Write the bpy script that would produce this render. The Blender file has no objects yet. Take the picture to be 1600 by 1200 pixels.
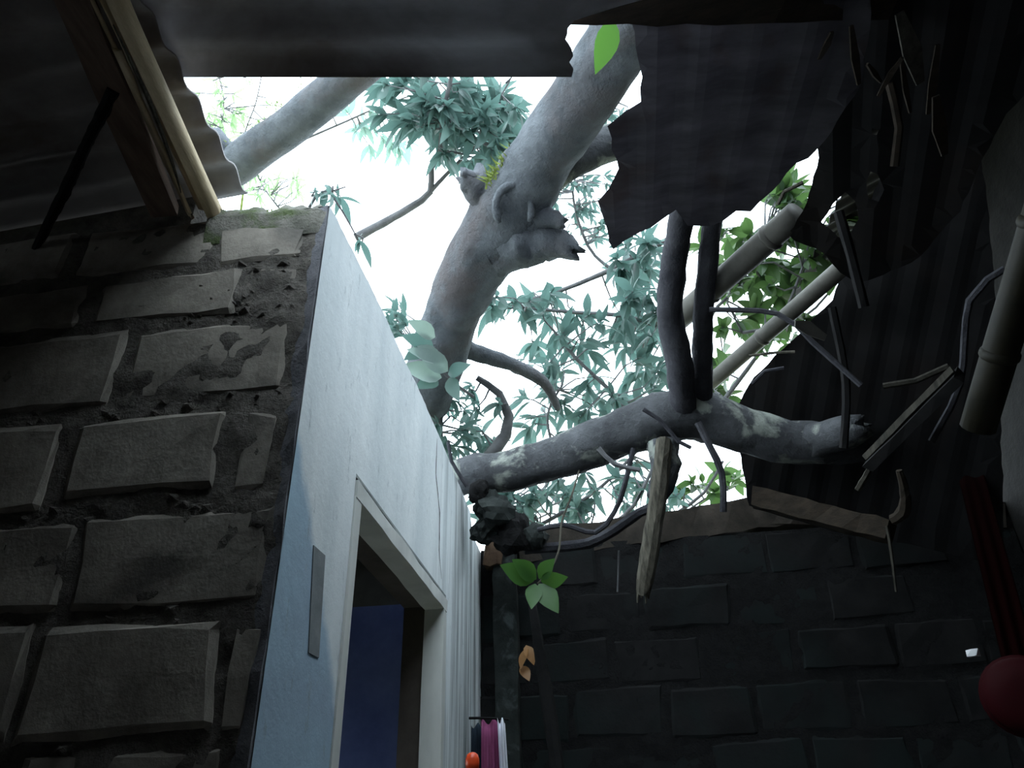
import bpy, bmesh, math, random
from mathutils import Vector, Matrix, noise, geometry
import numpy as np
random.seed(7)
S = bpy.context.scene
C = S.collection

# ------------------------------------------------------------------ camera
F = 1200.0
CAM = Vector((0, 0, 1.5))
_vy = Vector((190, -731, -F)).normalized()
_xv = -50
_d = (_xv * _vy.x - F * _vy.z) / _vy.y
_vu = Vector((_xv, -_d, -F)).normalized()
_vx = _vy.cross(_vu)
ROT = Matrix((_vx, _vy, _vu))            # world from camera
cam = bpy.data.cameras.new('camera'); cam.lens = 27.0; cam.sensor_width = 36.0
cam.clip_start = 0.02; cam.clip_end = 300
co = bpy.data.objects.new('camera', cam); C.objects.link(co)
co.matrix_world = Matrix.Translation(CAM) @ ROT.to_4x4()
S.camera = co

# ------------------------------------------------------------------ sky
w = bpy.data.worlds.new('overcast_sky'); S.world = w; w.use_nodes = True
bg = w.node_tree.nodes['Background']
bg.inputs[0].default_value = (0.78, 0.91, 1.0, 1)
bg.inputs[1].default_value = 6.8
S.view_settings.view_transform = 'Standard'
S.view_settings.look = 'None'
S.view_settings.gamma = 1.0
S.view_settings.use_curve_mapping = False
S.view_settings.exposure = 0.0
S.cycles.diffuse_bounces = 8

# ------------------------------------------------------------------ helpers
def ray(px, py):
    return ROT @ Vector((px - 800, -(py - 600), -F))
def A(px, py, d):                       # a point at distance d from the lens
    return CAM + ray(px, py).normalized() * d
def AX(px, py, x):
    r = ray(px, py); return CAM + r * (x / r.x)
def AY(px, py, y):
    r = ray(px, py); return CAM + r * (y / r.y)
def AZ(px, py, z):
    r = ray(px, py); return CAM + r * ((z - 1.5) / r.z)
def W(px, d):                           # pixels across -> metres at distance d
    return px * d / F

def tag(o, label=None, cat=None, group=None, kind=None):
    if label: o['label'] = label
    if cat: o['category'] = cat
    if group: o['group'] = group
    if kind: o['kind'] = kind
    return o
def empty(name, loc, label=None, cat=None, group=None):
    o = bpy.data.objects.new(name, None); C.objects.link(o); o.location = loc
    o.empty_display_size = 0.05
    return tag(o, label, cat, group)
def wloc(o):
    v = Vector(o.location)
    while o.parent:
        o = o.parent; v += Vector(o.location)
    return v
def link(name, me, mat, parent=None, smooth=False):
    o = bpy.data.objects.new(name, me); C.objects.link(o)
    if mat and not me.materials: me.materials.append(mat)
    if smooth: me.polygons.foreach_set('use_smooth', [True] * len(me.polygons))
    if parent:
        o.parent = parent; o.location = -wloc(parent)   # meshes are written in world space
    return o

class MB:
    def __init__(s): s.v = []; s.f = []
    def add(s, vs, fs):
        n = len(s.v); s.v += [tuple(v) for v in vs]; s.f += [tuple(i + n for i in f) for f in fs]
        return s
    def box(s, a, b):
        (x0, y0, z0), (x1, y1, z1) = a, b
        vs = [(x0,y0,z0),(x1,y0,z0),(x1,y1,z0),(x0,y1,z0),(x0,y0,z1),(x1,y0,z1),(x1,y1,z1),(x0,y1,z1)]
        return s.add(vs, [(0,3,2,1),(4,5,6,7),(0,1,5,4),(1,2,6,5),(2,3,7,6),(3,0,4,7)])
    def beam(s, p, q, wd, ht, up=(0,0,1), segs=1, jit=0.0, seed=0):     # squared timber from p to q
        p, q = Vector(p), Vector(q); d = (q - p).normalized(); u = Vector(up)
        sx = d.cross(u).normalized(); sz = sx.cross(d)
        rnd = random.Random(seed); vs = []; fs = []
        for i in range(segs + 1):
            c = p.lerp(q, i / segs)
            for a, b in ((-1,-1),(1,-1),(1,1),(-1,1)):
                vs.append(c + sx * (a * wd / 2 + rnd.uniform(-jit, jit)) + sz * (b * ht / 2 + rnd.uniform(-jit, jit)) + (d * rnd.uniform(-3*jit, 3*jit) if i in (0, segs) else Vector()))
        for i in range(segs):
            for k in range(4):
                a0 = i * 4 + k; b0 = i * 4 + (k + 1) % 4
                fs.append((a0, b0, b0 + 4, a0 + 4))
        fs.append((3, 2, 1, 0)); n = segs * 4; fs.append((n, n + 1, n + 2, n + 3))
        return s.add(vs, fs)
    def tube(s, pts, rad, seg=10, rough=0.0, seed=0, step=None, ragged=0.0, ell=1.0):
        pts = [Vector(p) for p in pts]
        if not hasattr(rad, '__len__'): rad = [rad] * len(pts)
        # catmull-rom resample
        n = len(pts)
        if step is None: step = max(rad) * 0.8
        P, R = [], []
        for i in range(n - 1):
            p0, p1, p2, p3 = pts[max(i-1,0)], pts[i], pts[i+1], pts[min(i+2,n-1)]
            k = max(1, int((p2 - p1).length / step))
            for j in range(k):
                t = j / k
                P.append(0.5 * ((2*p1) + (p2-p0)*t + (2*p0-5*p1+4*p2-p3)*t*t + (3*p1-p0-3*p2+p3)*t**3))
                R.append(rad[i] * (1-t) + rad[i+1] * t)
        P.append(pts[-1]); R.append(rad[-1])
        m = len(P); vs = []; fs = []
        tan = (P[1] - P[0]).normalized()
        ref = Vector((0,0,1)) if abs(tan.z) < 0.9 else Vector((1,0,0))
        nx = tan.cross(ref).normalized()
        rnd = random.Random(seed)
        for i in range(m):
            tan = (P[min(i+1,m-1)] - P[max(i-1,0)]).normalized()
            nx = (nx - tan * nx.dot(tan)).normalized(); ny = tan.cross(nx)
            for k in range(seg):
                a = 2 * math.pi * k / seg
                dr = nx * math.cos(a) + ny * math.sin(a) * ell
                r = R[i]
                if rough:
                    q = P[i] * (1.6 / max(R[i], .01)) * 0.35 + dr * 1.3 + Vector((seed, seed * 2.3, 0))
                    r *= 1 + rough * noise.noise(q) + rough * 0.5 * noise.noise(q * 2.7)
                off = tan * rnd.uniform(-ragged, ragged) if ragged and i in (0, m - 1) else Vector()
                vs.append(P[i] + dr * r + off)
        for i in range(m - 1):
            for k in range(seg):
                a0 = i * seg + k; b0 = i * seg + (k + 1) % seg
                fs.append((a0, b0, b0 + seg, a0 + seg))
        vs.append(P[0]); vs.append(P[-1]); c0 = m * seg; c1 = c0 + 1
        for k in range(seg):
            fs.append((c0, (k + 1) % seg, k)); o = (m - 1) * seg
            fs.append((c1, o + k, o + (k + 1) % seg))
        return s.add(vs, fs)
    def lathe(s, c, prof, seg=20):
        c = Vector(c); vs = []; fs = []
        for r, z in prof:
            for k in range(seg):
                a = 2 * math.pi * k / seg
                vs.append(c + Vector((r * math.cos(a), r * math.sin(a), z)))
        for i in range(len(prof) - 1):
            for k in range(seg):
                a0 = i * seg + k; b0 = i * seg + (k + 1) % seg
                fs.append((a0, b0, b0 + seg, a0 + seg))
        return s.add(vs, fs)
    def mesh(s, name):
        me = bpy.data.meshes.new(name); me.from_pydata(s.v, [], s.f); me.validate(); me.update()
        return me
    def build(s, name, mat, parent=None, smooth=False):
        return link(name, s.mesh(name), mat, parent, smooth)

# ------------------------------------------------------------------ materials
def nodes(name):
    m = bpy.data.materials.new(name); m.use_nodes = True
    nt = m.node_tree; b = nt.nodes['Principled BSDF']
    return m, nt, b
def N(nt, t, **kw):
    n = nt.nodes.new(t)
    for k, v in kw.items():
        if k in n.inputs.keys() if isinstance(k, str) else False: n.inputs[k].default_value = v
        else: setattr(n, k, v)
    return n
def ramp(nt, fac, stops):
    r = nt.nodes.new('ShaderNodeValToRGB'); e = r.color_ramp.elements
    while len(e) < len(stops): e.new(0.5)
    for i, (p, c) in enumerate(stops):
        e[i].position = p; e[i].color = (*c, 1) if len(c) == 3 else c
    nt.links.new(fac, r.inputs[0]); return r.outputs[0]
def mixc(nt, fac, a, b, mode='MIX'):
    m = nt.nodes.new('ShaderNodeMix'); m.data_type = 'RGBA'; m.blend_type = mode
    for sock, val in ((m.inputs[0], fac), (m.inputs[6], a), (m.inputs[7], b)):
        if hasattr(val, 'links') or isinstance(val, bpy.types.NodeSocket): nt.links.new(val, sock)
        elif isinstance(val, (int, float)): sock.default_value = val
        else: sock.default_value = (*val, 1)
    return m.outputs[2]
def coords(nt, scale=(1,1,1), generated=False):
    g = nt.nodes.new('ShaderNodeNewGeometry') if not generated else nt.nodes.new('ShaderNodeTexCoord')
    mp = nt.nodes.new('ShaderNodeMapping'); mp.inputs['Scale'].default_value = scale
    nt.links.new(g.outputs['Position'] if not generated else g.outputs['Object'], mp.inputs[0])
    return mp.outputs[0]
def noisetex(nt, vec, scale, detail=6, rough=0.6, dist=0.0):
    n = nt.nodes.new('ShaderNodeTexNoise'); n.inputs['Scale'].default_value = scale
    n.inputs['Detail'].default_value = detail; n.inputs['Roughness'].default_value = rough
    n.inputs['Distortion'].default_value = dist
    nt.links.new(vec, n.inputs['Vector']); return n.outputs['Fac']
def bump(nt, b, fac, strength=0.4, dist=0.01):
    n = nt.nodes.new('ShaderNodeBump'); n.inputs['Strength'].default_value = strength
    n.inputs['Distance'].default_value = dist
    nt.links.new(fac, n.inputs['Height']); nt.links.new(n.outputs[0], b.inputs['Normal'])
def simple(name, c1, c2, scale=8, stretch=(1,1,1), rough=0.9, bs=0.4, bd=0.005, lo=0.35, hi=0.68, spec=0.2, third=None, tscale=3.0):
    m, nt, b = nodes(name)
    v = coords(nt, stretch)
    f = noisetex(nt, v, scale, 8, 0.65)
    col = ramp(nt, f, [(lo, c1), (hi, c2)])
    if third:
        g = noisetex(nt, coords(nt), tscale, 6, 0.6, 0.4)
        msk = ramp(nt, g, [(third[1], (0,0,0)), (third[2], (1,1,1))])
        col = mixc(nt, msk, col, third[0])
    nt.links.new(col, b.inputs['Base Color'])
    b.inputs['Roughness'].default_value = rough
    b.inputs['Specular IOR Level'].default_value = spec
    bump(nt, b, noisetex(nt, v, scale * 4, 6, 0.7), bs, bd)
    return m
def leafmat(name, c, t, rough=0.45, tr=0.45, spec=0.4):
    m, nt, b = nodes(name)
    oi = nt.nodes.new('ShaderNodeObjectInfo')
    g = noisetex(nt, coords(nt), 18, 3)
    c1 = ramp(nt, oi.outputs['Random'], [(0, tuple(x * 0.65 for x in c)), (1, tuple(min(1, x * 1.45) for x in c))])
    c1 = mixc(nt, g, c1, tuple(x * 0.7 for x in c))
    nt.links.new(c1, b.inputs['Base Color']); b.inputs['Roughness'].default_value = rough
    b.inputs['Specular IOR Level'].default_value = spec
    tl = nt.nodes.new('ShaderNodeBsdfTranslucent'); tl.inputs[0].default_value = (*t, 1)
    mx = nt.nodes.new('ShaderNodeMixShader'); mx.inputs[0].default_value = tr
    nt.links.new(b.outputs[0], mx.inputs[1]); nt.links.new(tl.outputs[0], mx.inputs[2])
    nt.links.new(mx.outputs[0], nt.nodes['Material Output'].inputs['Surface'])
    return m

M = {}
M['block'] = simple('grey_block', (0.23,0.21,0.185), (0.41,0.375,0.325), 14, rough=0.95, bs=0.5, bd=0.004, third=((0.16,0.15,0.135), 0.55, 0.68), tscale=5)
M['mortar'] = simple('rough_mortar', (0.10,0.092,0.082), (0.25,0.23,0.205), 22, rough=1, bs=1.0, bd=0.012)
M['cap'] = simple('mossy_mortar', (0.12,0.12,0.10), (0.26,0.25,0.22), 25, rough=1, bs=0.9, bd=0.01, third=((0.10,0.13,0.06), 0.48, 0.6), tscale=14)
M['edge'] = simple('plaster_edge', (0.14,0.145,0.16), (0.24,0.24,0.26), 20, rough=1, bs=0.8, bd=0.006)
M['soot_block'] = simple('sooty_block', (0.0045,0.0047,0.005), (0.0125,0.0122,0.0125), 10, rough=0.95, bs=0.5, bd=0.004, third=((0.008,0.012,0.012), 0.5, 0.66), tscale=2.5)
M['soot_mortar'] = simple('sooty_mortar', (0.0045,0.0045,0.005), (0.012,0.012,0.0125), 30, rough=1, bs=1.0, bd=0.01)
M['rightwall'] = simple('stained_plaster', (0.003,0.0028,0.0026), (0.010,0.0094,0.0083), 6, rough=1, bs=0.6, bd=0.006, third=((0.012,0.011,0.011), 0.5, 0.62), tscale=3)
M['floor'] = simple('pale_cement_floor', (0.42,0.40,0.36), (0.60,0.575,0.53), 5, rough=1)  # pale cement, its colour raised to bounce light up under the roof
M['ground'] = simple('yard_ground', (0.22,0.24,0.14), (0.36,0.34,0.24), 1.5, rough=1)
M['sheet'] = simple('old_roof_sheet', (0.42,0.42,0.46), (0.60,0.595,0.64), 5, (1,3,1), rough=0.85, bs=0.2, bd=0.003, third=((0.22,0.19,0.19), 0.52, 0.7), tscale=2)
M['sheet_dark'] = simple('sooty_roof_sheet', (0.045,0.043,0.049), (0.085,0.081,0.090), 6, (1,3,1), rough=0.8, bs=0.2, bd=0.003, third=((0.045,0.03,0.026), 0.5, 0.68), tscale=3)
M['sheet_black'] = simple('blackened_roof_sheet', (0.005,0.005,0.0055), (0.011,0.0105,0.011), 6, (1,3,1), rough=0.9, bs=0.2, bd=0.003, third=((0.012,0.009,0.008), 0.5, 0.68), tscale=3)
M['sheet_left'] = simple('brown_roof_sheet', (0.30,0.285,0.29), (0.46,0.44,0.445), 6, (1,2,1), rough=0.9, bs=0.2, bd=0.003, third=((0.2,0.16,0.14), 0.5, 0.68), tscale=3)
M['bark'] = simple('tree_bark', (0.080,0.090,0.102), (0.17,0.185,0.205), 9, (1,1,1), rough=1, bs=0.9, bd=0.02, third=((0.12,0.11,0.115), 0.5, 0.66), tscale=3.2)  # cool grey tint carries part of the bluish glare over the trunk
M['lichen'] = simple('lichen_bark', (0.04,0.042,0.046), (0.10,0.105,0.112), 10, rough=1, bs=0.9, bd=0.015, third=((0.25,0.27,0.24), 0.53, 0.62), tscale=9)
M['bark_dark'] = simple('dark_bark', (0.028,0.028,0.034), (0.06,0.06,0.068), 12, rough=1, bs=0.7, bd=0.01)
M['twig'] = simple('twig_bark', (0.09,0.09,0.095), (0.16,0.16,0.165), 20, rough=1, bs=0.3, bd=0.004)
M['moss'] = simple('moss', (0.10,0.15,0.03), (0.28,0.34,0.08), 40, rough=1, bs=1, bd=0.01)
M['bamboo'] = simple('weathered_bamboo', (0.055,0.053,0.047), (0.11,0.105,0.092), 8, (1,1,1), rough=0.6, bs=0.2, bd=0.003)
M['bamboo_pale'] = simple('pale_bamboo', (0.45,0.36,0.22), (0.74,0.61,0.42), 10, (4,1,4), rough=0.7, bs=0.3, bd=0.003)
M['bamboo_olive'] = simple('olive_bamboo', (0.006,0.0055,0.003), (0.017,0.0145,0.0075), 12, rough=0.6, bs=0.2, bd=0.002)
M['plank'] = simple('brown_plank', (0.14,0.10,0.08), (0.26,0.19,0.155), 8, (6,1,6), rough=0.9, bs=0.3, bd=0.003)
M['wood_old'] = simple('grey_old_wood', (0.04,0.037,0.029), (0.14,0.128,0.10), 9, (9,9,1), rough=0.95, bs=0.7, bd=0.006)
M['wood_brown'] = simple('brown_beam', (0.013,0.010,0.007), (0.030,0.022,0.015), 9, (1,6,6), rough=0.95, bs=0.4, bd=0.004)
M['plate'] = simple('clay_ledge', (0.02,0.017,0.014), (0.045,0.037,0.03), 12, rough=1, bs=0.6, bd=0.006)
M['stick_dim'] = simple('dim_stick', (0.02,0.0185,0.015), (0.055,0.05,0.04), 9, (9,9,1), rough=0.95, bs=0.5, bd=0.004)
M['dark_stick'] = simple('black_stick', (0.004,0.004,0.0045), (0.010,0.0095,0.0095), 12, rough=0.9)
M['frame'] = simple('frame_paint', (0.50,0.52,0.50), (0.68,0.69,0.66), 6, (1,1,0.3), rough=0.75, bs=0.15, bd=0.003)
M['gapdark'] = simple('crack_dark', (0.01,0.012,0.014), (0.03,0.032,0.035), 20, rough=1)
M['bare'] = simple('bare_plaster_patch', (0.16,0.18,0.19), (0.26,0.28,0.29), 12, rough=1, bs=0.3, bd=0.003)
M['blue'] = simple('blue_paint', (0.05,0.07,0.20), (0.10,0.13,0.30), 4, rough=0.8)
M['brown_in'] = simple('inner_brown', (0.05,0.042,0.038), (0.09,0.078,0.07), 6, rough=0.9)
M['inner'] = simple('inner_dark', (0.03,0.03,0.032), (0.06,0.06,0.062), 6, rough=1)
M['pink'] = simple('pink_cloth', (0.13,0.025,0.075), (0.27,0.08,0.17), 7, (1,1,0.4), rough=1, bs=0.2, bd=0.002, spec=0.05)
M['whitecloth'] = simple('white_cloth', (0.55,0.56,0.62), (0.72,0.73,0.78), 7, (1,1,0.4), rough=1, bs=0.2, bd=0.002, spec=0.05)
M['navy'] = simple('dark_cloth', (0.008,0.012,0.02), (0.02,0.03,0.04), 7, rough=1, spec=0.05)
M['orange'] = simple('orange_plastic', (0.65,0.06,0.015), (0.8,0.10,0.03), 4, rough=0.35, bs=0, spec=0.4)
M['red'] = simple('red_plastic', (0.014,0.0004,0.0013), (0.021,0.0006,0.0018), 4, rough=0.75, bs=0, spec=0.08)
M['redcloth'] = simple('red_cloth', (0.003,0.0002,0.0002), (0.007,0.0004,0.0004), 6, (1,1,0.3), rough=1, bs=0.2, bd=0.002, spec=0.05)
M['white'] = simple('white_plastic', (0.7,0.7,0.72), (0.8,0.8,0.82), 6, rough=0.5, bs=0)
M['brick'] = simple('clay_brick', (0.05,0.03,0.02), (0.11,0.07,0.045), 20, rough=1, bs=0.6, bd=0.005)
M['column'] = simple('mouldy_plaster', (0.012,0.015,0.0145), (0.030,0.035,0.033), 12, rough=1, bs=0.6, bd=0.006, third=((0.05,0.06,0.06), 0.58, 0.68), tscale=14)
M['dry'] = leafmat('dry_leaf', (0.38,0.19,0.07), (0.5,0.25,0.08), tr=0.3)
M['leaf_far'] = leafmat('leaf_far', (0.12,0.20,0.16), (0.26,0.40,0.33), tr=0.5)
M['leaf_mid'] = leafmat('leaf_mid', (0.052,0.095,0.088), (0.11,0.20,0.175), tr=0.42)
M['leaf_green'] = leafmat('leaf_green', (0.03,0.065,0.028), (0.075,0.145,0.04), tr=0.42)
M['leaf_bamboo'] = leafmat('leaf_bamboo', (0.17,0.28,0.15), (0.36,0.55,0.26), tr=0.5)
M['leaf_near'] = leafmat('leaf_near', (0.045,0.12,0.03), (0.10,0.24,0.04), rough=0.42, tr=0.35, spec=0.3)
M['leaf_pale'] = leafmat('leaf_pale', (0.28,0.36,0.34), (0.30,0.42,0.34), rough=0.3, tr=0.25, spec=0.7)

def make_white():
    m, nt, b = nodes('white_limewash')
    g = nt.nodes.new('ShaderNodeNewGeometry'); sp = nt.nodes.new('ShaderNodeSeparateXYZ')
    nt.links.new(g.outputs['Position'], sp.inputs[0])
    v = coords(nt, (1, 1, 0.22))
    f = noisetex(nt, v, 7, 8, 0.65)
    base = ramp(nt, f, [(0.3, (0.64,0.70,0.725)), (0.7, (0.82,0.86,0.875))])
    # an older, bluer coat below a ragged slanting edge near the corner
    f2 = noisetex(nt, coords(nt), 9, 6, 0.6)
    def math_(op, a, bb):
        n = nt.nodes.new('ShaderNodeMath'); n.operation = op
        for i, x in enumerate((a, bb)):
            if isinstance(x, (int, float)): n.inputs[i].default_value = x
            else: nt.links.new(x, n.inputs[i])
        return n.outputs[0]
    # z + 1.2*(y-1.0) < 2.04
    e = math_('ADD', sp.outputs[2], math_('MULTIPLY', sp.outputs[1], 1.25))
    e = math_('ADD', e, math_('MULTIPLY', f2, 0.12))
    msk = ramp(nt, math_('MULTIPLY', math_('SUBTRACT', e, 2.9), 1.0), [(0.36, (1,1,1)), (0.40, (0,0,0))])
    blue = ramp(nt, noisetex(nt, coords(nt), 5, 6), [(0.35, (0.34,0.44,0.55)), (0.7, (0.40,0.56,0.68))])
    col = mixc(nt, msk, base, blue)
    # grey water streaks towards the far end
    st = noisetex(nt, coords(nt, (1, 1, 0.04)), 22, 5, 0.7)
    ys = ramp(nt, math_('MULTIPLY', math_('SUBTRACT', sp.outputs[1], 1.6), 1.1), [(0.2, (0,0,0)), (0.75, (1,1,1))])
    smk = math_('MULTIPLY', ramp(nt, st, [(0.48, (0,0,0)), (0.62, (1,1,1))]), ys)
    col = mixc(nt, smk, col, (0.14,0.17,0.18))
    # fine scratches and specks
    sc = ramp(nt, noisetex(nt, coords(nt, (1,1,0.3)), 45, 6, 0.7), [(0.60, (0,0,0)), (0.70, (0.6,0.6,0.6))])
    col = mixc(nt, sc, col, (0.30,0.35,0.38))
    nt.links.new(col, b.inputs['Base Color']); b.inputs['Roughness'].default_value = 0.9
    b.inputs['Specular IOR Level'].default_value = 0.2
    bump(nt, b, noisetex(nt, coords(nt), 16, 8, 0.7), 0.35, 0.006)
    return m
M['whitewall'] = make_white()

# ------------------------------------------------------------------ the setting
XW, YG, YB = -0.433, 0.947, 2.53        # white wall plane, grey wall plane, back wall plane
gm = MB(); gm.box((-40, -30, -0.12), (40, 60, -0.02)); tag(gm.build('ground', M['ground']), kind='structure')
fm = MB(); fm.box((-2.6, -2.2, -0.1), (1.45, 2.7, 0.0)); tag(fm.build('floor', M['floor']), kind='structure')

def block_mesh(x0, x1, z0, z1, y, depth, rnd, prou=0.0, flip=-1):
    """one rough block in an x/z wall face; front at y, rounded rim, jittered corners"""
    nx, nz = max(4, int((x1 - x0) / 0.05) + 2), 5
    vs = []; fs = []
    cj = {(i, j): (rnd.uniform(-.010, .010), rnd.uniform(-.009, .009)) for i in (0, 1) for j in (0, 1)}
    for j in range(nz):
        for i in range(nx):
            u = 0 if i == 0 else 1 if i == nx - 1 else .035 + .93 * (i - 1) / (nx - 3)
            v = 0 if j == 0 else 1 if j == nz - 1 else .07 + .86 * (j - 1) / (nz - 3)
            jx = sum(cj[a, b][0] * (u if a else 1 - u) * (v if b else 1 - v) for a in (0, 1) for b in (0, 1))
            jz = sum(cj[a, b][1] * (u if a else 1 - u) * (v if b else 1 - v) for a in (0, 1) for b in (0, 1))
            rim = i in (0, nx - 1) or j in (0, nz - 1)
            yy = y + flip * prou + (0.005 if rim else 0) * -flip + rnd.uniform(-.002, .002)
            vs.append((x0 + (x1 - x0) * u + jx + rnd.uniform(-.003, .003), yy, z0 + (z1 - z0) * v + jz + rnd.uniform(-.003, .003)))
    for j in range(nz - 1):
        for i in range(nx - 1):
            a = j * nx + i; fs.append((a, a + 1, a + nx + 1, a + nx))
    rim = [i for i in range(nx)] + [j * nx + nx - 1 for j in range(1, nz)] + [(nz - 1) * nx + i for i in range(nx - 2, -1, -1)] + [j * nx for j in range(nz - 2, 0, -1)]
    n0 = len(vs); k = len(rim)
    for r in rim: vs.append((vs[r][0], y - flip * depth, vs[r][2]))
    for q in range(k): fs.append((rim[q], n0 + q, n0 + (q + 1) % k, rim[(q + 1) % k]))
    me = bpy.data.meshes.new('block'); me.from_pydata(vs, [], fs); me.update()
    return me

def mortar_face(name, x0, x1, z0, z1, y, amp, mat, parent, g=.011, seed=0):
    nx, nz = int((x1 - x0) / g), int((z1 - z0) / g); vs = []; fs = []
    for j in range(nz + 1):
        for i in range(nx + 1):
            x, z = x0 + (x1 - x0) * i / nx, z0 + (z1 - z0) * j / nz
            h = noise.noise(Vector((x * 9, z * 11, seed))) * .7 + noise.noise(Vector((x * 30, z * 34, seed + 4))) * .55 + noise.noise(Vector((x * 80, z * 80, seed))) * .3
            vs.append((x, y - amp * h, z))
    for j in range(nz):
        for i in range(nx):
            a = j * (nx + 1) + i; fs.append((a, a + 1, a + nx + 2, a + nx + 1))
    MB().add(vs, fs).build(name, mat, parent, True)
# --- grey block wall facing the camera
rnd = random.Random(3)
wf = MB(); wf.box((-1.9, YG + 0.008, 0), (-0.437, YG + 0.13, 2.475))
wall_front = tag(wf.build('wall_front', M['mortar']), kind='structure')
mortar_face('mortar_joints', -1.4, -.4375, 1.3, 2.482, YG + .003, .007, M['mortar'], wall_front)
gf = MB(); vs = [(-1.9, 2.46), (-.70, 2.46), (-.70, 2.565), (-1.9, 2.466)]
gf.add([(x, YG + .01, z) for x, z in vs] + [(x, YG + .125, z) for x, z in vs], [(0,1,2,3),(7,6,5,4),(0,4,5,1),(1,5,6,2),(2,6,7,3),(3,7,4,0)])
gf.build('mortar_fill', M['mortar'], wall_front)
rows = [(2.385, 2.488), (2.285, 2.362), (2.119, 2.262), (1.945, 2.082), (1.79, 1.925), (1.632, 1.768), (1.47, 1.61)]
z = 1.45
while z > 0.1: rows.append((z - 0.14, z)); z -= 0.16
ends = {0: -0.475, 1: -0.472, 2: -0.470, 3: -0.545, 4: -0.462, 5: -0.50}
for k, (z0, z1) in enumerate(rows):
    x = ends.get(k, -0.465 - (0.12 if k % 2 else 0))
    if k == 3: link('block', block_mesh(-0.525, -0.47, z0, z1 - .005, YG, .02, rnd), M['block'], wall_front)
    if k == 5: link('block', block_mesh(-0.487, -0.452, z0, z1 - .01, YG, .02, rnd), M['block'], wall_front)
    if k > 5 and k % 2: link('block', block_mesh(-0.57, -0.465, z0, z1, YG, .02, rnd), M['block'], wall_front)
    first = True
    while x > -1.86:
        ln = 0.256 + rnd.uniform(-.012, .012)
        if k == 0 and first: ln = 0.15
        if k == 1 and first: ln = 0.085
        x0 = max(x - ln, -1.89)
        zz0 = z0 + rnd.uniform(-.006, .006); zz1 = z1 + rnd.uniform(-.006, .006)
        link('block', block_mesh(x0, x, zz0, zz1, YG, .02, rnd, rnd.uniform(-.004, .004)), M['block'], wall_front)
        x = x0 - rnd.uniform(.014, .026); first = False
# crumbling lumps of mortar squeezed out of the joints
lm = MB()
for i in range(260):
    if i < 90: px, pz = rnd.uniform(-.66, -.475), rnd.choice([2.372, 2.28, 2.345, 2.31, 2.27]) + rnd.uniform(-.018, .018)
    elif i < 170: px, pz = rnd.uniform(-.75, -.46), rnd.choice([2.10, 1.935, 2.275]) + rnd.uniform(-.014, .014)
    else: px, pz = rnd.uniform(-1.1, -.46), rnd.choice([2.10, 1.935, 1.78, 1.62]) + rnd.uniform(-.012, .012)
    r = rnd.uniform(.006, .017)
    c = Vector((px, YG + 0.012, pz)); vs = []
    for a, b_, c_ in ((1,0,0),(-1,0,0),(0,0,1),(0,0,-1),(0,-1,0),(.6,-.6,.5),(-.6,-.6,.5),(.5,-.6,-.6),(-.6,-.6,-.5)):
        vs.append(c + Vector((a * r * rnd.uniform(.7, 1.6), b_ * r * rnd.uniform(.5, 1.0), c_ * r * rnd.uniform(.5, 1.1))))
    lm.add(vs, [(0,5,7),(5,4,7),(5,6,4),(6,1,8),(6,8,4),(4,8,7),(2,6,5),(0,2,5),(2,1,6),(3,7,8),(0,7,3),(3,8,1)])
tag(lm.build('mortar_lumps', M['mortar'], wall_front), kind='stuff')
# raw edge of the plaster coat where the two walls meet
em = MB(); vs = []; n = 60
for i in range(n + 1):
    zz = 2.487 * i / n
    vs += [(-0.458 + rnd.uniform(-.005, .005), YG + 0.004, zz), (-0.4345 + rnd.uniform(-.0015, .0015), YG - 0.004 + rnd.uniform(-.003, .003), zz), (-0.4345, YG + 0.03, zz)]
em.add(vs, [f for i in range(n) for f in ((i*3, i*3+1, i*3+4, i*3+3), (i*3+1, i*3+2, i*3+5, i*3+4))])
em.build('plaster_edge', M['edge'], wall_front)

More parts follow.
